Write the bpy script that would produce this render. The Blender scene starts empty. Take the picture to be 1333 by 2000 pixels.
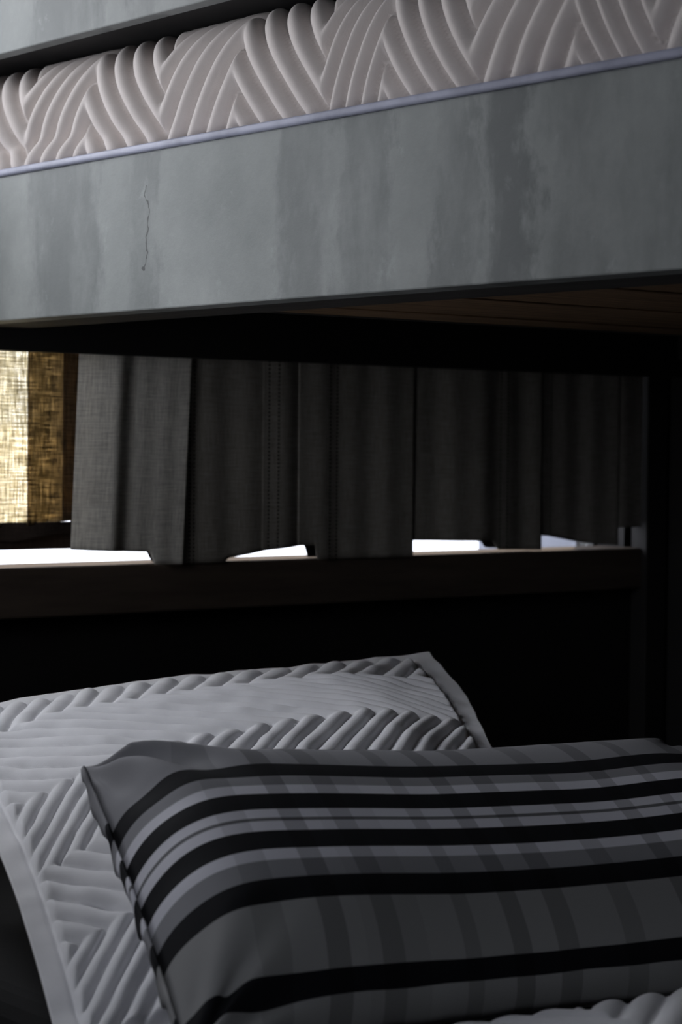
import bpy, bmesh, math, random
from math import sin, cos, pi, radians, floor
from mathutils import Vector, Matrix, noise

S = bpy.context.scene
COL = S.collection
random.seed(7)

# ------------------------------------------------------------------ camera
F_PX = 4265.0
yaw, pitch, roll = radians(39.2), radians(-1.72), radians(0.53)
f0 = Vector((sin(yaw), cos(yaw), 0)); r0 = Vector((cos(yaw), -sin(yaw), 0)); u0 = Vector((0, 0, 1))
fw = f0 * cos(pitch) + u0 * sin(pitch)
up = u0 * cos(pitch) - f0 * sin(pitch)
rt = r0 * cos(roll) + up * sin(roll)
up2 = up * cos(roll) - r0 * sin(roll)
cam_data = bpy.data.cameras.new('camera')
cam = bpy.data.objects.new('camera', cam_data); COL.objects.link(cam)
M = Matrix((rt, up2, -fw)).transposed().to_4x4()
M.translation = Vector((-1.663, -3.147, 1.15))
cam.matrix_world = M
cam_data.sensor_fit = 'VERTICAL'; cam_data.sensor_height = 36.0
cam_data.lens = 36.0 * F_PX / 2000.0
cam_data.clip_start = 0.05
cam_data.dof.use_dof = True
cam_data.dof.focus_distance = 2.75
cam_data.dof.aperture_fstop = 7.0
S.camera = cam

# ------------------------------------------------------------------ light and exposure
S.view_settings.view_transform = 'Standard'
S.view_settings.look = 'None'
S.view_settings.gamma = 1.0
S.view_settings.use_curve_mapping = False
S.view_settings.exposure = 0.0

world = bpy.data.worlds.new('world'); S.world = world
world.use_nodes = True
bg = world.node_tree.nodes['Background']
bg.inputs['Color'].default_value = (0.86, 0.90, 1.0, 1)
bg.inputs['Strength'].default_value = 3.2

# daylight through the room's own side window
WIN2 = (-1.00, -0.38, 1.05, 1.60)          # y0, y1, z0, z1 of the opening in the left wall beside the bunk
XJ = -0.85                                  # face of that wall; further back the room is wider
ld = bpy.data.lights.new('window_daylight', 'AREA')
ld.shape = 'RECTANGLE'; ld.size = WIN2[1] - WIN2[0] - 0.1; ld.size_y = WIN2[3] - WIN2[2] - 0.1
ld.energy = 2.35; ld.color = (0.95, 0.96, 1.0)
lo = bpy.data.objects.new('window_daylight', ld); COL.objects.link(lo)
lo.location = (XJ - 0.05, (WIN2[0] + WIN2[1]) / 2, (WIN2[2] + WIN2[3]) / 2)
lo.rotation_euler = (0, radians(-90), 0)
lo.rotation_euler = Vector((1, 0, -0.1)).to_track_quat('-Z', 'Z').to_euler()

# daylight through the tall window beside the bunk, in the same wall as the head window
WIN3 = (-0.50, -0.12, 1.40, 2.20)          # x0, x1, z0, z1
l3 = bpy.data.lights.new('tall_window_daylight', 'AREA')
l3.shape = 'RECTANGLE'; l3.size = 0.46; l3.size_y = 0.75
l3.energy = 13.5; l3.color = (0.93, 0.95, 1.0)
o3 = bpy.data.objects.new('tall_window_daylight', l3); COL.objects.link(o3)
o3.location = (-0.36, 0.26, 1.92)
o3.rotation_euler = Vector((0.1, -1, -0.45)).to_track_quat('-Z', 'Z').to_euler()

# weak frontal fill, added to lift the dim pillow fronts; no known source
l4 = bpy.data.lights.new('frontal_fill', 'AREA')
l4.shape = 'RECTANGLE'; l4.size = 1.0; l4.size_y = 0.9; l4.energy = 1.0; l4.color = (0.86, 0.91, 1.0)
o4 = bpy.data.objects.new('frontal_fill', l4); COL.objects.link(o4)
o4.location = (-2.43, -2.5, 1.75)
o4.rotation_euler = Vector((1, 0.2, -0.25)).to_track_quat('-Z', 'Z').to_euler()

# low sun behind the head window, warming the sheer curtain
sd = bpy.data.lights.new('sun', 'SUN'); sd.energy = 5.2; sd.angle = radians(1.5); sd.color = (1.0, 0.86, 0.62)
so = bpy.data.objects.new('sun', sd); COL.objects.link(so)
so.rotation_euler = Vector((-1.05, -1.0, -1.9)).to_track_quat('-Z', 'Y').to_euler()

# ------------------------------------------------------------------ helpers
def link(o, parent=None):
    COL.objects.link(o)
    if parent is not None:
        o.parent = parent
        o.matrix_parent_inverse = parent.matrix_basis.inverted()
    return o

def mesh_obj(name, verts, faces, mat, parent=None, smooth=True, uvs=None):
    me = bpy.data.meshes.new(name)
    me.from_pydata([tuple(v) for v in verts], [], faces)
    me.update()
    if smooth:
        me.polygons.foreach_set('use_smooth', [True] * len(me.polygons))
    if uvs is not None:
        lay = me.uv_layers.new(name='UVMap')
        for lp in me.loops:
            lay.data[lp.index].uv = uvs[lp.vertex_index]
    me.materials.append(mat)
    o = bpy.data.objects.new(name, me)
    return link(o, parent)

def bm_obj(name, bm, mat, parent=None, smooth=False):
    me = bpy.data.meshes.new(name)
    bmesh.ops.recalc_face_normals(bm, faces=bm.faces[:])
    bm.to_mesh(me); bm.free()
    if smooth:
        me.polygons.foreach_set('use_smooth', [True] * len(me.polygons))
    me.materials.append(mat)
    return link(bpy.data.objects.new(name, me), parent)

def add_box(bm, a, b, bev=0.0, seg=2):
    r = bmesh.ops.create_cube(bm, size=1.0)
    vs = r['verts']
    for v in vs:
        v.co = Vector([(a[i] + b[i]) / 2 + v.co[i] * (b[i] - a[i]) for i in range(3)])
    if bev > 0:
        es = list({e for v in vs for e in v.link_edges})
        bmesh.ops.bevel(bm, geom=es, offset=bev, segments=seg, affect='EDGES', profile=0.5)

def box(name, a, b, mat, parent=None, bev=0.0, seg=2):
    bm = bmesh.new(); add_box(bm, a, b, bev, seg)
    return bm_obj(name, bm, mat, parent, False)

def boxes(name, lst, mat, parent=None, bev=0.0):
    bm = bmesh.new()
    for a, b in lst: add_box(bm, a, b, bev)
    return bm_obj(name, bm, mat, parent, False)

def structure(o):
    o['kind'] = 'structure'; return o

def tag(o, label, cat, group=None):
    o['label'] = label; o['category'] = cat
    if group: o['group'] = group
    return o

def empty(name, loc, label, cat, group=None):
    o = bpy.data.objects.new(name, None); o.location = loc; COL.objects.link(o)
    o.empty_display_size = 0.1
    return tag(o, label, cat, group)

def smooth01(x):
    x = max(0.0, min(1.0, x)); return x * x * (3 - 2 * x)

def lerp_tab(x, tab):
    if x <= tab[0][0]: return tab[0][1]
    for (a, va), (b, vb) in zip(tab, tab[1:]):
        if x <= b: return va + (vb - va) * (x - a) / (b - a)
    return tab[-1][1]

def normals_of(P, nu, nv):
    """analytic-ish normals of a grid P[j*nu+i]"""
    N = []
    for j in range(nv):
        for i in range(nu):
            a = P[j * nu + max(i - 1, 0)]; b = P[j * nu + min(i + 1, nu - 1)]
            c = P[max(j - 1, 0) * nu + i]; d = P[min(j + 1, nv - 1) * nu + i]
            n = (b - a).cross(d - c)
            N.append(n.normalized() if n.length > 1e-12 else Vector((0, 0, 1)))
    return N

def grid_faces(nu, nv, off=0, flip=False):
    fs = []
    for j in range(nv - 1):
        for i in range(nu - 1):
            a = off + j * nu + i
            q = (a, a + 1, a + nu + 1, a + nu)
            fs.append(q[::-1] if flip else q)
    return fs

# ------------------------------------------------------------------ materials
class Mat:
    def __init__(self, name, color=(0.5, 0.5, 0.5), rough=0.7, metallic=0.0, spec=0.4):
        self.m = bpy.data.materials.new(name); self.m.use_nodes = True
        self.t = self.m.node_tree; self.n = self.t.nodes; self.l = self.t.links
        self.p = self.n['Principled BSDF']
        self.p.inputs['Base Color'].default_value = (*color, 1)
        self.p.inputs['Roughness'].default_value = rough
        self.p.inputs['Metallic'].default_value = metallic
        self.p.inputs['Specular IOR Level'].default_value = spec
        self.out = self.n['Material Output']
    def node(self, typ, **kw):
        nd = self.n.new(typ)
        for k, v in kw.items():
            if hasattr(nd, k): setattr(nd, k, v)
            else: nd.inputs[k.replace('_', ' ')].default_value = v
        return nd
    def link(self, a, b): self.l.new(a, b)
    def coord(self, kind='Object', scale=(1, 1, 1), loc=(0, 0, 0), rot=(0, 0, 0)):
        tc = self.n.new('ShaderNodeTexCoord'); mp = self.n.new('ShaderNodeMapping')
        mp.inputs['Scale'].default_value = scale; mp.inputs['Location'].default_value = loc
        mp.inputs['Rotation'].default_value = rot
        self.link(tc.outputs[kind], mp.inputs['Vector']); return mp.outputs['Vector']
    def noise(self, vec, scale, detail=4, rough=0.55):
        nd = self.n.new('ShaderNodeTexNoise')
        nd.inputs['Scale'].default_value = scale; nd.inputs['Detail'].default_value = detail
        nd.inputs['Roughness'].default_value = rough
        self.link(vec, nd.inputs['Vector']); return nd.outputs['Fac']
    def ramp(self, fac, stops, interp='LINEAR'):
        nd = self.n.new('ShaderNodeValToRGB'); cr = nd.color_ramp; cr.interpolation = interp
        while len(cr.elements) < len(stops): cr.elements.new(0.5)
        for e, (p, c) in zip(cr.elements, stops): e.position = p
        for e, (p, c) in zip(cr.elements, stops):
            if not hasattr(c, '__len__'): c = (c, c, c)
            e.color = (*c, 1)
        self.link(fac, nd.inputs['Fac']); return nd.outputs['Color']
    def mix(self, fac, a, b, blend='MIX'):
        nd = self.n.new('ShaderNodeMix'); nd.data_type = 'RGBA'; nd.blend_type = blend
        for s, v in ((nd.inputs[0], fac), (nd.inputs[6], a), (nd.inputs[7], b)):
            if hasattr(v, 'is_output'): self.link(v, s)
            else: s.default_value = v if not isinstance(v, tuple) else (*v, 1)[:4]
        return nd.outputs[2]
    def math(self, op, a, b=0.0, c=0.0, clamp=False):
        nd = self.n.new('ShaderNodeMath'); nd.operation = op; nd.use_clamp = clamp
        for s, v in zip(nd.inputs, (a, b, c)):
            if hasattr(v, 'is_output'): self.link(v, s)
            else: s.default_value = v
        return nd.outputs[0]
    def bump(self, h, strength=0.3, dist=0.002):
        nd = self.n.new('ShaderNodeBump'); nd.inputs['Strength'].default_value = strength
        nd.inputs['Distance'].default_value = dist
        self.link(h, nd.inputs['Height']); self.link(nd.outputs['Normal'], self.p.inputs['Normal'])

def wood_mat(name, dark, light, rough=0.6, axis=(1, 1, 1)):
    m = Mat(name, rough=rough)
    v = m.coord('Object', axis)
    c = m.ramp(m.noise(v, 6.0, 6, 0.6), [(0.3, dark), (0.7, light)])
    m.link(c, m.p.inputs['Base Color'])
    m.bump(m.noise(v, 40, 3), 0.2, 0.001)
    m.p.inputs['Specular IOR Level'].default_value = 0.12
    return m.m

def plain_mat(name, col, rough=0.8, bump=0.15, nscale=60, vary=0.25):
    m = Mat(name, col, rough)
    v = m.coord('Object')
    lo_ = tuple(c * (1 - vary) for c in col); hi_ = tuple(min(1, c * (1 + vary)) for c in col)
    m.link(m.ramp(m.noise(v, nscale * 0.1, 4), [(0.3, lo_), (0.7, hi_)]), m.p.inputs['Base Color'])
    m.bump(m.noise(v, nscale, 3), bump, 0.001)
    return m.m

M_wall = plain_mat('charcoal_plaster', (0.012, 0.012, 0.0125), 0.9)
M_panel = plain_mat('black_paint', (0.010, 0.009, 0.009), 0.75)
M_floor = wood_mat('floor_boards', (0.012, 0.008, 0.006), (0.03, 0.02, 0.013), 0.5, (0.4, 4, 1))
M_sill = wood_mat('dark_walnut', (0.06, 0.046, 0.038), (0.10, 0.078, 0.062), 0.95, (0.6, 6, 6))
M_slat = wood_mat('brown_planks', (0.13, 0.08, 0.045), (0.30, 0.19, 0.11), 0.6, (0.7, 9, 5))
M_ledger = wood_mat('dark_stained_wood', (0.05, 0.048, 0.048), (0.085, 0.08, 0.078), 0.7, (5, 0.7, 5))
M_frame = plain_mat('window_frame_paint', (0.03, 0.03, 0.03), 0.5)
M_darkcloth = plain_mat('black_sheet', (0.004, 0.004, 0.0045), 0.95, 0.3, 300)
M_trim = Mat('lit_edge_strip', (0.5, 0.52, 0.68), 0.55, 0.0, 0.4)
vv = M_trim.coord('Object', (1, 1, 1))
M_trim.link(M_trim.ramp(M_trim.noise(vv, 14, 5), [(0.35, (0.28, 0.29, 0.37)), (0.6, (0.42, 0.43, 0.54))]), M_trim.p.inputs['Base Color'])  # pale bluish tone puts daylight on the up-facing edge into the colour
M_trim = M_trim.m
M_outside = plain_mat('pale_render_outdoors', (0.20, 0.21, 0.25), 0.9)
M_glass = Mat('window_glass', (1, 1, 1), 0.0)
M_glass.n.remove(M_glass.p)
g1 = M_glass.n.new('ShaderNodeBsdfTransparent'); g2 = M_glass.n.new('ShaderNodeBsdfGlossy'); g2.inputs['Roughness'].default_value = 0.02
gm = M_glass.n.new('ShaderNodeMixShader'); gm.inputs[0].default_value = 0.05
M_glass.link(g1.outputs[0], gm.inputs[1]); M_glass.link(g2.outputs[0], gm.inputs[2]); M_glass.link(gm.outputs[0], M_glass.out.inputs['Surface'])
M_glass = M_glass.m

def concrete(name):
    m = Mat(name, rough=0.62, spec=0.35)
    v = m.coord('Object')
    # fine mottling of the trowelled grey-green finish
    base = m.ramp(m.noise(v, 5.0, 8, 0.62), [(0.30, (0.225, 0.24, 0.23)), (0.52, (0.29, 0.304, 0.293)), (0.75, (0.38, 0.395, 0.38))])
    base = m.mix(m.math('MULTIPLY', m.noise(v, 90, 3), 0.35), base, (0.20, 0.22, 0.22), 'MIX')
    # vertical water stains, and near-end darkening in place of light falloff: ramp along the board, ragged edges from warped coordinates
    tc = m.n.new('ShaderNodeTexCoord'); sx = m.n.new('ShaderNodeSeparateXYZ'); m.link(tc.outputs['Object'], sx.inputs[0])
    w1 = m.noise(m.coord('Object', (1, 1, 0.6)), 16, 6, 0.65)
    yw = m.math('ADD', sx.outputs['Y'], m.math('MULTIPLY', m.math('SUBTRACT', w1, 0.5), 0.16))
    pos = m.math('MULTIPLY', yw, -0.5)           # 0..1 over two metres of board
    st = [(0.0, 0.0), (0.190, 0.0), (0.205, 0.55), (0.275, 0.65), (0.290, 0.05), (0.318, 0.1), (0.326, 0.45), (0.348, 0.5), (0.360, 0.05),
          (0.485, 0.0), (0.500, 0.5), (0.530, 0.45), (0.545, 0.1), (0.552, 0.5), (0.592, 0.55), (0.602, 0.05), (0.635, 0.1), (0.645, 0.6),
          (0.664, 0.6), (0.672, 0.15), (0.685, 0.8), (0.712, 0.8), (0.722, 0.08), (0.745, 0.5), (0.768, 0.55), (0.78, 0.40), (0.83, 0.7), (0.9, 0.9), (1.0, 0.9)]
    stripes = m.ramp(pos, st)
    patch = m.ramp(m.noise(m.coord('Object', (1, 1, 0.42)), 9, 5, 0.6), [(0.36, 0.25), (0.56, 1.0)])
    stain_falloff = m.math('MULTIPLY', stripes, patch)
    base = m.mix(m.math('MULTIPLY', stain_falloff, 0.95), base, (0.095, 0.104, 0.104))
    # pale chalky bloom
    bl = m.ramp(m.noise(m.coord('Object', (1, 1, 1), (3, 1, 2)), 13, 8, 0.7), [(0.60, 0.0), (0.72, 0.5)])
    base = m.mix(bl, base, (0.40, 0.43, 0.42))
    # hairline crack
    cw = m.noise(m.coord('Object', (1, 1, 1), (1, 5, 2)), 12, 4, 0.6)
    cy = m.math('ADD', sx.outputs['Y'], m.math('MULTIPLY', m.math('SUBTRACT', cw, 0.5), 0.07))
    cd = m.math('ABSOLUTE', m.math('ADD', cy, 0.685))
    crack = m.math('LESS_THAN', cd, 0.0012)
    zr = m.math('MULTIPLY', m.math('GREATER_THAN', sx.outputs['Z'], 1.385), m.math('LESS_THAN', sx.outputs['Z'], 1.50))
    base = m.mix(m.math('MULTIPLY', m.math('MULTIPLY', crack, zr), 0.75), base, (0.03, 0.03, 0.03))
    m.link(base, m.p.inputs['Base Color'])
    m.bump(m.noise(v, 30, 8, 0.7), 0.25, 0.003)
    return m.m
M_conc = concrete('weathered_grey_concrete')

def quilt_mat(name, col):
    m = Mat(name, col, 0.85, spec=0.25)
    v = m.coord('Object')
    m.link(m.ramp(m.noise(v, 25, 5), [(0.3, tuple(c * 0.93 for c in col)), (0.7, col)]), m.p.inputs['Base Color'])
    # fine cotton weave
    uv = m.coord('UV')
    w = m.n.new('ShaderNodeTexWave'); w.inputs['Scale'].default_value = 260; w.inputs['Distortion'].default_value = 1.0
    m.link(uv, w.inputs['Vector'])
    m.bump(m.math('ADD', m.math('MULTIPLY', w.outputs['Fac'], 0.25), m.noise(v, 220, 2)), 0.25, 0.001)
    m.p.inputs['Sheen Weight'].default_value = 0.15
    return m.m
M_quilt_warm = quilt_mat('warm_lit_quilted_cotton', (0.66, 0.60, 0.57))  # white cotton with the warm bounce light put into its colour
M_quilt = quilt_mat('white_quilted_cotton', (0.80, 0.80, 0.83))
M_flange = quilt_mat('white_plain_cotton', (0.70, 0.70, 0.74))

# ------------------------------------------------------------------ room shell
XL, XR, YF, YH, ZC = -2.4, 1.74, -4.4, 0.0, 2.6
structure(box('floor', (XL - .3, YF - .2, -0.1), (XR + .3, 0.3, 0.0), M_floor))
structure(box('ceiling', (XL - .3, YF - .2, ZC), (XR + .3, 0.3, ZC + 0.1), M_wall))
WX0, WX1, WZ0, WZ1 = -0.10, 1.665, 0.925, 1.50     # head window opening
a0, a1, c0, c1 = WIN3
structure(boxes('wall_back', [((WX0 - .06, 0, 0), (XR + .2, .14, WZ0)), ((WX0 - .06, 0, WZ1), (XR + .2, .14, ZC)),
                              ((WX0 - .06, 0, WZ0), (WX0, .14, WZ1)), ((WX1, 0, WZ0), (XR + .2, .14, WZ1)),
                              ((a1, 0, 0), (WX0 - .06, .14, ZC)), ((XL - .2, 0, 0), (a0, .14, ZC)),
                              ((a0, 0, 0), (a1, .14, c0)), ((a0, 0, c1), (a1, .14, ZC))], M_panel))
structure(boxes('window_3', [((a0, .05, c0), (a1, .10, c0 + .04)), ((a0, .05, c1 - .04), (a1, .10, c1)),
                        ((a0, .05, c0 + .04), (a0 + .04, .10, c1 - .04)), ((a1 - .04, .05, c0 + .04), (a1, .10, c1 - .04))], M_frame))
structure(box('wall_right', (XR, YF - .1, 0), (XR + .15, 0, ZC), M_panel))
structure(box('wall_front', (XL - .1, YF - .15, 0), (XR + .1, YF, ZC), M_wall))
y0, y1, z0, z1 = WIN2
YJ = -1.45
structure(boxes('wall_left', [((XJ - .12, YJ, 0), (XJ, 0.0, z0)), ((XJ - .12, YJ, z1), (XJ, 0.0, ZC)),
                              ((XJ - .12, YJ, z0), (XJ, y0, z1)), ((XJ - .12, y1, z0), (XJ, 0.0, z1)),
                              ((XL - .15, YJ, 0), (XJ - .12, YJ + .12, ZC)), ((XL - .15, YF - .1, 0), (XL, YJ, 1.25)), ((XL - .15, YF - .1, 2.25), (XL, YJ, ZC)),
                              ((XL - .15, YF - .1, 1.25), (XL, -3.05, 2.25)), ((XL - .15, -1.95, 1.25), (XL, YJ, 2.25))], M_wall))
w2 = structure(boxes('window_2', [((XJ - .11, y0, z0), (XJ - .06, y1, z0 + .03)), ((XJ - .11, y0, z1 - .03), (XJ - .06, y1, z1)),
                        ((XJ - .11, y0, z0 + .03), (XJ - .06, y0 + .03, z1 - .03)), ((XJ - .11, y1 - .03, z0 + .03), (XJ - .06, y1, z1 - .03))], M_frame))
# head window: frame, mullions, glass
w1 = structure(boxes('window_1', [((WX0, .08, WZ0), (WX1, .12, WZ0 + .012)), ((WX0, .08, WZ1 - .05), (WX1, .12, WZ1)),
                        ((WX0, .08, WZ0 + .012), (WX0 + .04, .12, WZ1 - .05)), ((WX1 - .008, .08, WZ0 + .012), (WX1, .12, WZ1 - .05))], M_frame, None, 0.002))
g = box('pane', (WX0 + .041, .097, WZ0 + .013), (WX1 - .009, .103, WZ1 - .051), M_glass, w1)
structure(box('trim_1', (WX0 - .05, -.044, .862), (XR - .01, .075, .946), M_sill, None, 0.004))
structure(box('trim_2', (WX0 - .05, -.11, 1.298), (XR - .01, -.085, 1.56), M_panel, None, 0.002))
# outdoors, seen in slivers under the curtains
structure(box('wall_outside', (2.27, .9, 0), (3.6, 1.1, 1.9), M_outside))

# ------------------------------------------------------------------ bunk bed
bunk = empty('bunk_bed', (0, -1.1, 0), 'bunk bed with thick grey concrete look side panels and brown plank underside', 'bunk bed')
def part(o, label=None):
    if label: o['label'] = label
    return o
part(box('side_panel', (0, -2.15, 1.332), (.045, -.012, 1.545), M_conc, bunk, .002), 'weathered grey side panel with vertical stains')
bm = bmesh.new(); add_box(bm, (-.005, -2.15, 1.5452), (.05, -.012, 1.556), .004, 4)
part(bm_obj('edge_strip', bm, M_trim, bunk, True), 'edge strip along the top of the side panel, toned pale bluish as daylit')
box('ledger', (.0455, -2.15, 1.3335), (.16, -.012, 1.41), M_ledger, bunk, .002)
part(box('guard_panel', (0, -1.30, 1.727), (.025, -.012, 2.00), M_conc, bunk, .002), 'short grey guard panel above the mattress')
box('guard_lining', (.0255, -1.30, 1.7285), (.175, -.012, 2.00), M_panel, bunk, .002)
# underside planks running across the bed
ys = -.73
k = 0
while ys > -2.12:
    wd = .118 + .012 * ((k * 7) % 3)
    box('underside_plank', (.165, ys - wd, 1.336 + .0015 * (k % 2)), (1.70, ys - .004, 1.356), M_slat, bunk, .0015)
    ys -= wd; k += 1
box('end_rail', (.161, -.728, 1.336), (1.70, -.70, 1.43), M_panel, bunk, .003)
box('back_rail', (1.701, -2.15, 1.332), (1.735, -.012, 1.545), M_panel, bunk, .002)
box('mattress_board', (.165, -2.14, 1.45), (1.70, -.02, 1.49), M_panel, bunk)
for (px_, py_) in ((1.67, -2.2), (.005, -2.2), (1.67, -.06)):
    box('post', (px_, py_, 0), (px_ + .06, py_ + .045, 1.33 if py_ > -1 else 1.95), M_panel, bunk, .003)
# lower bunk frame
box('lower_side_rail', (-.50, -2.16, .22), (-.465, -.03, .36), M_panel, bunk, .003)
box('lower_base', (-.464, -2.15, .24), (1.60, -.03, .29), M_panel, bunk)
box('lower_end_rail', (-.50, -2.20, .18), (1.60, -2.161, .40), M_panel, bunk, .003)
for lx in (-.50, 1.55):
    for ly in (-2.16, -.09):
        box('leg', (lx + .002, ly, 0), (lx + .05, ly + .05, .219), M_panel, bunk, .003)

# ------------------------------------------------------------------ mattresses
um = tag(box('upper_mattress', (.13, -2.10, 1.491), (1.66, -.10, 1.66), M_flange, None, .04, 4),
         'mattress of the upper bunk hidden under its warm-lit white quilt', 'mattress')
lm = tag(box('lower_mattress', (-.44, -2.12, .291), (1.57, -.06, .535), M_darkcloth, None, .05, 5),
         'dark sheeted mattress of the lower bunk under the pillows', 'mattress')

# ------------------------------------------------------------------ quilted upper coverlet
def rib(q, sp, amp, e=0.55):
    return amp * (abs(sin(pi * q / sp)) ** e)

def stitch(q, sp, along, pitch_=0.0045, depth=0.0012):
    d = abs((q / sp + 0.5) % 1.0 - 0.5) * sp
    return -depth * max(0.0, 1 - d / 0.004) * (0.5 + 0.5 * sin(2 * pi * along / pitch_))

VTAB = [(-2.4, -6.05), (-1.92, -5), (-1.588, -4), (-1.474, -3.5), (-1.308, -3), (-1.15, -2.5), (-1.032, -2), (-.851, -1.5), (-.683, -1), (-.496, -.5), (-.328, 0), (-.15, .5), (.0, 1.0)]
def upper_coverlet():
    # profile: (x, z) from the tucked bottom of the side, up and over the top edge
    prof = []
    n1 = 74
    for i in range(n1):
        t = i / (n1 - 1)
        z = 1.515 + t * 0.100
        x = 0.036 + 0.030 * (1 - t) ** 2
        prof.append((x, z))
    x0_, z0_ = prof[-1]
    n2 = 60
    for i in range(1, n2):
        a = (pi / 2) * i / (n2 - 1)
        prof.append((x0_ + .075 * (1 - cos(a) ** .8), z0_ + .090 * sin(a) ** .8))
    xe, ze = prof[-1]
    for i in range(1, 30):
        t = i / 29
        prof.append((xe + t * (1.66 - xe), ze + .012 * sin(pi * t)))
    # arc length
    arc = [0.0]
    for a, b in zip(prof, prof[1:]): arc.append(arc[-1] + math.hypot(b[0] - a[0], b[1] - a[1]))
    ny = 560
    P = []; uv = []; Q = []
    for j in range(len(prof)):
        x, z = prof[j]
        for i in range(ny):
            y = -.075 - 2.03 * i / (ny - 1)
            # sag and slump towards the head end
            k_ = smooth01((y + 0.85) / 0.55)
            xs = x + 0.008 * noise.noise(Vector((y * 3, z * 9, 0)))
            crease = math.exp(-((z - (1.588 + .006 * sin(y * 13))) / .020) ** 2)
            xs += k_ * 0.005 * crease * (1 if z < 1.66 else 0)
            xs -= k_ * 0.012 * math.exp(-((z - 1.558) / .02) ** 2)
            P.append(Vector((xs, y, z)))
            ph = lerp_tab(y, VTAB)
            tri = abs((ph + 0.5) % 1.0 - 0.5) * 2       # 0 at a V bottom, 1 at an inverted V
            q = arc[j] - 0.215 * tri
            q += .004 * noise.noise(Vector((y * 6, arc[j] * 6, 3)))
            Q.append((q, arc[j] * 1.4)); uv.append((y, arc[j]))
    nv = len(prof)
    N = normals_of(P, ny, nv)
    V = []
    for idx, (p, n) in enumerate(zip(P, N)):
        if n.x > 0 and n.z < .5: n = -n
        if n.z < 0 and abs(n.x) < .5: n = -n
        q, al = Q[idx]
        V.append(p + n * (rib(q, .056, .0175, .72) + stitch(q, .056, al)))
    # close the far side and underside loosely (tucked in along the wall)
    o = mesh_obj('quilted_coverlet', V, grid_faces(ny, nv), M_quilt_warm, None, True, uv)
    so_ = o.modifiers.new('thickness', 'SOLIDIFY'); so_.thickness = .012; so_.offset = -1
    return tag(o, 'warm-lit white chevron quilted coverlet bulging between the two grey panels of the upper bunk', 'coverlet')
upper_coverlet()

# ------------------------------------------------------------------ white quilted sham
def catmull(p0, p1, p2, p3, t):
    return 0.5 * ((2 * p1) + (-p0 + p2) * t + (2 * p0 - 5 * p1 + 4 * p2 - p3) * t * t + (-p0 + 3 * p1 - 3 * p2 + p3) * t ** 3)
def crow(row, s):
    n = len(row) - 1
    x = s * n; i = min(int(x), n - 1); t = x - i
    g = lambda k_: row[k_] if 0 <= k_ <= n else (2 * row[0] - row[1] if k_ < 0 else 2 * row[n] - row[n - 1])
    return catmull(g(i - 1), g(i), g(i + 1), g(i + 2), t)

SHAM = [  # rows back -> front, each left -> right (world metres)
    [(-.262, -.560, .786), (-.110, -.575, .804), (.080, -.590, .818), (.310, -.615, .826), (.550, -.652, .836)],
    [(-.330, -.760, .748), (-.150, -.770, .772), (.050, -.785, .790), (.260, -.800, .797), (.465, -.825, .796)],
    [(-.416, -1.018, .690), (-.240, -1.000, .728), (-.030, -1.000, .752), (.170, -1.010, .760), (.328, -1.030, .752)],
    [(-.500, -1.230, .630), (-.330, -1.220, .660), (-.140, -1.220, .665), (.060, -1.230, .662), (.240, -1.240, .655)],
    [(-.590, -1.440, .560), (-.420, -1.430, .580), (-.230, -1.430, .578), (-.040, -1.430, .575), (.150, -1.440, .572)],
]
SHAM = [[Vector(p) for p in r] for r in SHAM]
def sham_pos(s, t):
    return crow([crow(r, s) for r in SHAM], t)

def sham():
    n = 300; m_ = 330
    W_, L_ = .82, .95
    P = []; Q = []; uv = []
    fl = .035
    for j in range(m_):
        t = j / (m_ - 1)
        for i in range(n):
            s = i / (n - 1)
            P.append(sham_pos(s, t))
            ds, dt = s * W_, t * L_
            e = min(ds, W_ - ds, dt, L_ - dt)
            # zigzag in t, ribs nested along s
            q = ds + lerp_tab(dt, [(0, 0), (.175, .11), (.40, -.15), (.57, .01), (.74, -.15), (.95, .05)]) + .004 * noise.noise(Vector((ds * 7, dt * 7, 0)))
            Q.append((q, dt * 1.3, e)); uv.append((ds, dt))
    N = normals_of(P, n, m_)
    V = []; B = []
    for idx, (p, nn) in enumerate(zip(P, N)):
        if nn.z < 0: nn = -nn
        q, al, e = Q[idx]
        mask = smooth01((e - fl) / .012)
        puff = .018 * smooth01((e - fl) / .20) if e > fl else 0
        seam = -.0035 * math.exp(-((e - fl) / .004) ** 2)
        wr = .003 * noise.noise(Vector((p.x * 25, p.y * 25, 7)))
        V.append(p + nn * (puff + seam + wr + mask * (rib(q, .042, .0105, .6) + stitch(q, .042, al))))
        d = .006 + .10 * smooth01((e - fl) / .20) if e > fl else .006
        B.append(Vector((p.x, p.y, max(.541, p.z - d))))
    nv = len(V)
    F = grid_faces(n, m_) + grid_faces(n, m_, nv, True)
    ring = [i for i in range(n)] + [j * n + n - 1 for j in range(1, m_)] + [(m_ - 1) * n + i for i in range(n - 2, -1, -1)] + [j * n for j in range(m_ - 2, 0, -1)]
    for a, b in zip(ring, ring[1:] + ring[:1]):
        F.append((a, nv + a, nv + b, b))
    o = mesh_obj('quilted_pillow', V + B, F, M_quilt, None, True, uv + uv)
    return tag(o, 'large white chevron quilted pillow lying behind the striped pillow', 'pillow')
sham()

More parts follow.
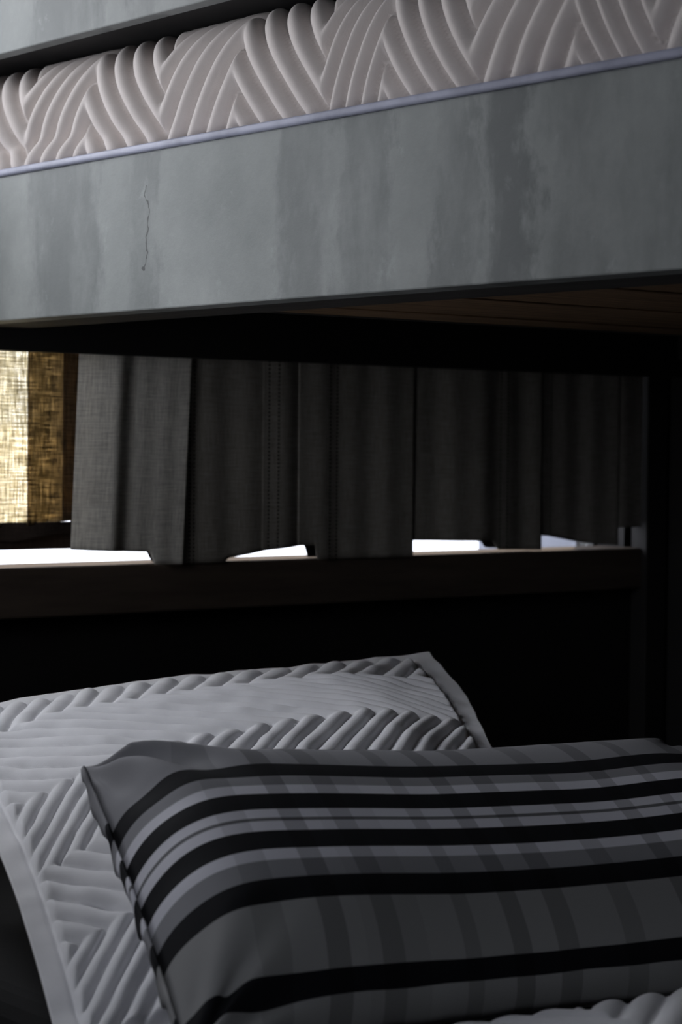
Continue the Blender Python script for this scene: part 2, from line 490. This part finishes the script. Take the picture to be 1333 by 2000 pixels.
# ------------------------------------------------------------------ plaid pillow
PC = [Vector(p) for p in ((-.407, -1.177, .806), (.405, -1.268, .768), (-.553, -1.582, .603), (.284, -1.685, .568))]   # TL TR BL BR
PT = .088
def plaid_pos(s, t, side=1):
    b = (PC[0] * (1 - s) + PC[1] * s) * (1 - t) + (PC[2] * (1 - s) + PC[3] * s) * t
    n = ((PC[1] - PC[0]).cross(PC[0] - PC[2])).normalized()
    us, ut = abs(2 * s - 1), abs(2 * t - 1)
    # edges pull in between the corners
    cen = (PC[0] + PC[1] + PC[2] + PC[3]) / 4
    pin = .006 * (1 - ut ** 2) * us ** 4
    pit = .022 * (1 - us ** 2) * ut ** 4
    sx = (PC[1] - PC[0]).normalized(); tx = (PC[2] - PC[0]).normalized()
    b = b - sx * (pin * (1 if s > .5 else -1)) - tx * (pit * (1 if t > .5 else -1))
    ms = max(0, 1 - us ** 9.0); mt = max(0, 1 - ut ** 2.6)
    h = (ms ** .62) * (mt ** .62)
    if side > 0: h *= PT * (1 + .12 * cos(s * 5 + .5))
    else: h *= -PT * .5
    return b, n, h, us, ut

T_STOPS = [  # weft bands along the pillow (position across its depth, kind)
]
def plaid_mat():
    m = Mat('plaid_cotton', rough=0.85, spec=0.2)
    uvn = m.n.new('ShaderNodeTexCoord'); sp = m.n.new('ShaderNodeSeparateXYZ'); m.link(uvn.outputs['UV'], sp.inputs[0])
    U, V = sp.outputs[0], sp.outputs[1]
    bk = (.012, .013, .018); g1 = (.27, .27, .285); g2 = (.52, .52, .56); g3 = (.17, .17, .185)
    st = [(0, g1)]
    for a, b, c in BANDS: st.append((a, c))
    rowc = m.ramp(V, st, 'CONSTANT')
    # warp bands: darker and lighter crossings
    ws = []
    for a, c in WARP: ws.append((a, c))
    warp = m.ramp(U, ws, 'CONSTANT')
    col = m.mix(1.0, rowc, warp, 'MULTIPLY')
    m.link(col, m.p.inputs['Base Color'])
    w = m.n.new('ShaderNodeTexNoise'); w.inputs['Scale'].default_value = 420
    m.link(uvn.outputs['UV'], w.inputs['Vector'])
    m.bump(w.outputs['Fac'], 0.2, 0.0008)
    return m.m
bk = (.007, .0075, .010); ga = (.29, .29, .31); gb = (.70, .70, .76); gc = (.32, .318, .318); gd = (.16, .16, .17)
BANDS = [(.0, 0, ga), (.260, 0, bk), (.320, 0, ga), (.356, 0, gb), (.392, 0, bk), (.450, 0, gb), (.483, 0, gd), (.494, 0, gb), (.530, 0, bk), (.592, 0, gb), (.628, 0, ga),
         (.680, 0, bk), (.745, 0, gc), (.905, 0, bk), (.952, 0, gc)]
WARP = [(0, .95), (.085, .80), (.125, 1.0), (.165, .98), (.17, .62), (.20, .98), (.225, .90), (.245, .62), (.275, .85), (.31, .95), (.36, .70), (.385, .92), (.43, .6),
        (.46, .95), (.50, .62), (.53, .92), (.60, .70), (.63, .92), (.70, .6), (.73, .9), (.78, .65), (.80, .92), (.87, .65), (.90, .95)]
M_plaid = plaid_mat()

def plaid():
    n, m_ = 220, 150
    V = []; uv = []
    for side in (1, -1):
        for j in range(m_):
            t = .5 - .5 * cos(pi * j / (m_ - 1)); 
            t = .5 * t + .5 * j / (m_ - 1)
            for i in range(n):
                s = i / (n - 1)
                s = .5 * s + .5 * (.5 - .5 * cos(pi * s))
                b, nn, h, us, ut = plaid_pos(s, t, side)
                # pulled creases fanning from the left corners
                w = 0
                for (cs, ct, amp) in ((0, 0, .022), (0, 1, .006), (1, 0, .005), (1, 1, .004)):
                    dx, dy = (s - cs) * .85, (t - ct) * .48
                    r = math.hypot(dx, dy); a = math.atan2(abs(dy), abs(dx))
                    w += amp * 1.3 * sin(a * 11 + 1.6) * smooth01(r / .05) * math.exp(-(r / .11) ** 2)
                    w += amp * .35 * sin(a * 21) * smooth01(r / .04) * math.exp(-(r / .08) ** 2)
                w += .0035 * noise.noise(Vector((s * 5, t * 3, 2)))
                wob = .004 * noise.noise(Vector((s * 14, t * 14, 9 ))) * (us ** 8 + ut ** 8)
                p = b + nn * (h + (w * (1 if side > 0 else .3)) * min(1, (1 - max(us, ut) ** 8) * 2) + wob)
                if side < 0 and i % 1 == 0: p = p
                V.append(p); uv.append((s, t))
    nv = n * m_
    F = grid_faces(n, m_) + grid_faces(n, m_, nv, True)
    ring = [i for i in range(n)] + [j * n + n - 1 for j in range(1, m_)] + [(m_ - 1) * n + i for i in range(n - 2, -1, -1)] + [j * n for j in range(m_ - 2, 0, -1)]
    for a, b in zip(ring, ring[1:] + ring[:1]):
        F.append((a, nv + a, nv + b, b))
    o = mesh_obj('striped_pillow', V, F, M_plaid, None, True, uv)
    # narrow sewn flange along the left seam, wavy and turned under
    FV = []; FU = []; nf = 160
    for k_ in range(5):
        for j in range(nf):
            t = j / (nf - 1)
            b, nn, h, us, ut = plaid_pos(0.0, t, 1)
            a = k_ / 4
            wv = .006 * sin(t * 31 + 1) + .004 * sin(t * 57)
            p = b + Vector((-.010, -.002, 0)) * a * (1 - .5 * a) * (1 + wv * 60) + Vector((.004, 0, -.020)) * a * a + nn * wv * a
            FV.append(p); FU.append((.04 + .01 * a, min(1, t + .035)))
    fo = mesh_obj('flange', FV, grid_faces(nf, 5), M_plaid, o, True, FU)
    fm = fo.modifiers.new('thickness', 'SOLIDIFY'); fm.thickness = .0015
    tag(o, 'grey and white plaid pillow with black stripes in front on the lower bunk', 'pillow')
    return o
plaid()

# ------------------------------------------------------------------ lower bunk coverlet (its folded edge shows at bottom right)
def lower_coverlet():
    nx, ny = 420, 200
    P = []; Q = []; uv = []
    for j in range(ny):
        y = -1.650 - .44 * j / (ny - 1)
        for i in range(nx):
            x = -.36 + 1.90 * i / (nx - 1)
            yy = y - .123 * (x + .1)
            e_ = (-1.650 - y)
            z = .602 + .004 * noise.noise(Vector((x * 4, y * 4, 0))) - .030 * (1 - smooth01(e_ / .022)) - .034 * smooth01((e_ - .22) / .10)
            P.append(Vector((x, yy, z)))
            tt = (x / .15) % 2.0; tri = tt if tt < 1 else 2 - tt
            Q.append((y + .12 * tri, x * 1.3)); uv.append((x, y))
    N = [Vector((0, 0, 1))] * len(P)
    V = [p + nn * (rib(q, .040, .010, .65) + stitch(q, .040, al)) for p, nn, (q, al) in zip(P, N, Q)]
    o = mesh_obj('quilted_coverlet', V, grid_faces(nx, ny, 0, True), M_quilt, None, True, uv)
    sm = o.modifiers.new('thickness', 'SOLIDIFY'); sm.thickness = .022; sm.offset = -1
    return tag(o, 'white quilted coverlet turned down below the striped pillow at bottom right', 'coverlet')
lower_coverlet()

# ------------------------------------------------------------------ curtains
def linen(name, col, translucent=0.0, tcol=(1, .8, .5), weave=True, lines=(), rough=0.95, clear=0.0):
    m = Mat(name, col, rough, spec=0.1)
    tc = m.n.new('ShaderNodeTexCoord'); sp = m.n.new('ShaderNodeSeparateXYZ'); m.link(tc.outputs['UV'], sp.inputs[0])
    U, V = sp.outputs[0], sp.outputs[1]
    sv = m.noise(m.coord('UV', (420, 22, 1)), 1.0, 3, .7)      # vertical slubs
    sh = m.noise(m.coord('UV', (22, 420, 1)), 1.0, 3, .7)      # horizontal slubs
    wv = m.math('ADD', sv, sh)                                    # ~0.6..1.4
    c = m.ramp(m.math('MULTIPLY', wv, .5), [(.36, tuple(k_ * .62 for k_ in col)), (.62, tuple(min(1, k_ * 1.25) for k_ in col))])
    for (u0_, w_) in lines:   # drawn-thread stitch lines
        d = m.math('ABSOLUTE', m.math('SUBTRACT', U, u0_))
        ln = m.math('LESS_THAN', d, w_)
        dash = m.math('GREATER_THAN', m.math('SINE', m.math('MULTIPLY', V, 900.0)), -.35)
        c = m.mix(m.math('MULTIPLY', m.math('MULTIPLY', ln, dash), .85), c, (.004, .004, .004))
    m.link(c, m.p.inputs['Base Color'])
    m.bump(wv, .5, .002)
    if translucent > 0:
        tr = m.n.new('ShaderNodeBsdfTranslucent')
        k_ = m.ramp(m.math('MULTIPLY', wv, .5), [(.38, tuple(x_ * .25 for x_ in tcol)), (.50, tuple(x_ * .60 for x_ in tcol)), (.62, tcol)])
        m.link(k_, tr.inputs['Color'])
        mx = m.n.new('ShaderNodeMixShader'); mx.inputs[0].default_value = translucent
        m.link(m.p.outputs[0], mx.inputs[1]); m.link(tr.outputs[0], mx.inputs[2])
        last = mx.outputs[0]
        if clear > 0:   # open gaps between the threads
            hole = m.math('MULTIPLY', m.math('GREATER_THAN', m.math('SINE', m.math('MULTIPLY', U, 2 * pi / .0030)), .1),
                          m.math('GREATER_THAN', m.math('SINE', m.math('MULTIPLY', V, 2 * pi / .0030)), .1))
            hole = m.math('MULTIPLY', hole, m.math('MULTIPLY', m.ramp(m.math('MULTIPLY', wv, .5), [(.46, 0.0), (.56, 1.0)]), clear))
            t2 = m.n.new('ShaderNodeBsdfTransparent'); m2 = m.n.new('ShaderNodeMixShader')
            m.link(hole, m2.inputs[0]); m.link(last, m2.inputs[1]); m.link(t2.outputs[0], m2.inputs[2]); last = m2.outputs[0]
        m.link(last, m.out.inputs['Surface'])
    return m.m

def curtain(name, x0, x1, ybase, yfun, bottom, mat, parent=None, ztop=1.52, nx=90, nz=60, xslant=0.0, thick=.0012):
    """hanging cloth between x0 and x1; bottom = [(x, z), ...]; yfun(x, z) = fold depth"""
    V = []; uv = []
    for j in range(nz):
        t = j / (nz - 1)
        for i in range(nx):
            x = x0 + (x1 - x0) * i / (nx - 1)
            zb = lerp_tab(x, bottom)
            z = ztop + (zb - ztop) * t
            xx = x + xslant * (1.30 - z)
            V.append(Vector((xx, ybase + yfun(x, z), z))); uv.append((x, z))
    o = mesh_obj(name, V, grid_faces(nx, nz, 0, True), mat, parent, True, uv)
    if thick:
        s_ = o.modifiers.new('thickness', 'SOLIDIFY'); s_.thickness = thick; s_.offset = 0
    return o

M_sheer = linen('sheer_golden_linen', (.34, .29, .21), .88, (1.0, .90, .66), clear=.9)
M_sheer2 = linen('loose_brown_linen', (.26, .20, .14), .65, (.78, .66, .48))
M_hem = linen('brown_hem_linen', (.060, .045, .038))
M_lit_grey = linen('lit_grey_linen', (.82, .78, .71))  # lightened linen: room light on this panel is put into the colour
M_dk1 = linen('shaded_linen', (.30, .28, .25), lines=((.524, .0022), (.534, .0016)))  # M_dk copies: the bunk's shade on the linen is put into the colour
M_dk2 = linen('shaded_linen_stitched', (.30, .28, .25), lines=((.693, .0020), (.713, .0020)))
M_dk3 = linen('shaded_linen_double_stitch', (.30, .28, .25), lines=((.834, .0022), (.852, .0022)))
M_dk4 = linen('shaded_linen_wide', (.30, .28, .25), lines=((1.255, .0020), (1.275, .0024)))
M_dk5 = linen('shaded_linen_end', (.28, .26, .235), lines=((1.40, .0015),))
M_blackout = plain_mat('blackout_lining', (.01, .01, .01), .9)

GRP = 'linen curtain panels over the head window'
def ctag(o, label): return tag(o, label, 'curtain', GRP)

# bright sheer panel at the far left: one layer, its right part doubled, dark hem along the bottom
sh = curtain('sheer_curtain', -.08, .325, -.030, lambda x, z: .006 * sin(x * 42 + 1) + .002 * sin(x * 110), [(-.08, 1.012), (.20, 1.012), (.25, 1.022), (.33, 1.025)], M_sheer, None, nx=160)
ctag(sh, 'glowing golden sheer linen curtain backlit at the left end of the window')
o = curtain('doubled_layer', .207, .325, -.036, lambda x, z: .004 * sin(x * 60) , [(.2, 1.014), (.33, 1.026)], M_sheer2, sh, nx=70, xslant=0.0)
o['label'] = 'browner doubled layer of the sheer curtain'
o = curtain('shade_layer', .272, .325, -.040, lambda x, z: .002 * sin(x * 90), [(.2, 1.014), (.33, 1.026)], M_sheer2, sh, nx=40)  # extra layer added to darken the edge in place of shading
o['label'] = 'added layer shading the right edge of the sheer curtain'
o = curtain('hem', -.08, .327, -.030, lambda x, z: .006 * sin(x * 42 + 1), [(-.08, .986), (.15, .988), (.19, .988), (.24, .997), (.30, 1.0), (.33, .998)], M_hem, sh, ztop=1.020, nx=90, nz=8, thick=.004)
o['label'] = 'dark opaque hem band'
o = curtain('hem_facing', -.08, .327, -.018, lambda x, z: .003 * sin(x * 30), [(-.08, .976), (.33, .974)], M_hem, sh, ztop=1.010, nx=50, nz=4, thick=.002)
# grey panel catching the room light
def fgrey(x, z):
    a = (x - .30) / .22
    return -.030 * sin(min(1, max(0, a * 2.6)) * pi / 2) + .018 * smooth01((a - .26) / .20) + .0006 * sin(x * 130)
gr = curtain('linen_curtain', .300, .520, -.046, fgrey, [(.29, .974), (.452, .967), (.462, .9455), (.53, .9445)], M_lit_grey, None, nx=110, xslant=-.045)
ctag(gr, 'pale grey linen curtain catching room light beside the golden sheer')
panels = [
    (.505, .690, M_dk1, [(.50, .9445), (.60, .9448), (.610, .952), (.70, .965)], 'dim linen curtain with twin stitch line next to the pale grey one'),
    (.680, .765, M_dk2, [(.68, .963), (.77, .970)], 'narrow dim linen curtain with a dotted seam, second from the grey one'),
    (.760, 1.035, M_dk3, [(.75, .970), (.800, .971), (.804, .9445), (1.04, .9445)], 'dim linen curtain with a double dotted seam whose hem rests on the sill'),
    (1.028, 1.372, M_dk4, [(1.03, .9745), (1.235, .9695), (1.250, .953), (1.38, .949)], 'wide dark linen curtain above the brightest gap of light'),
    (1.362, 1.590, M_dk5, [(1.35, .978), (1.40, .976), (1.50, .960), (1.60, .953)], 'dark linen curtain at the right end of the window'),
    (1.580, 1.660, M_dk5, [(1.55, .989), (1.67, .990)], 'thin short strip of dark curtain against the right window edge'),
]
for k_, (a, b, mt, bot, lab) in enumerate(panels):
    f_ = (lambda ph: (lambda x, z: .005 * sin((x + ph) * 24) + .0015 * sin((x + ph) * 83 + z) - .006 * sin(pi * min(1, max(0, (x - a) / (b - a))))))(k_ * .37)
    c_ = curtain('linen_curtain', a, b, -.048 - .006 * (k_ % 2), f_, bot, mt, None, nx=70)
    ctag(c_, lab)
    if k_ < 6:
        l_ = curtain('lining', a - .002, b + .002, -.022, lambda x, z: 0.0, [(p_, max(q_ + .002, .9475)) for p_, q_ in bot], M_blackout, c_, nx=40, nz=12)
l_ = curtain('lining', .300, .51, -.022, lambda x, z: 0.0, [(.29, .976), (.455, .969), (.462, .9475), (.51, .9475)], M_blackout, gr, nx=30, nz=12)
# rod carrying the curtains behind the pelmet
bm = bmesh.new()
bmesh.ops.create_cone(bm, cap_ends=True, segments=20, radius1=.009, radius2=.009, depth=1.80,
                      matrix=Matrix.Translation((.80, -.045, 1.515)) @ Matrix.Rotation(pi / 2, 4, 'Y'))
tag(bm_obj('curtain_rod', bm, M_ledger, None, True), 'dark curtain rod hidden behind the pelmet above the window', 'curtain rod')
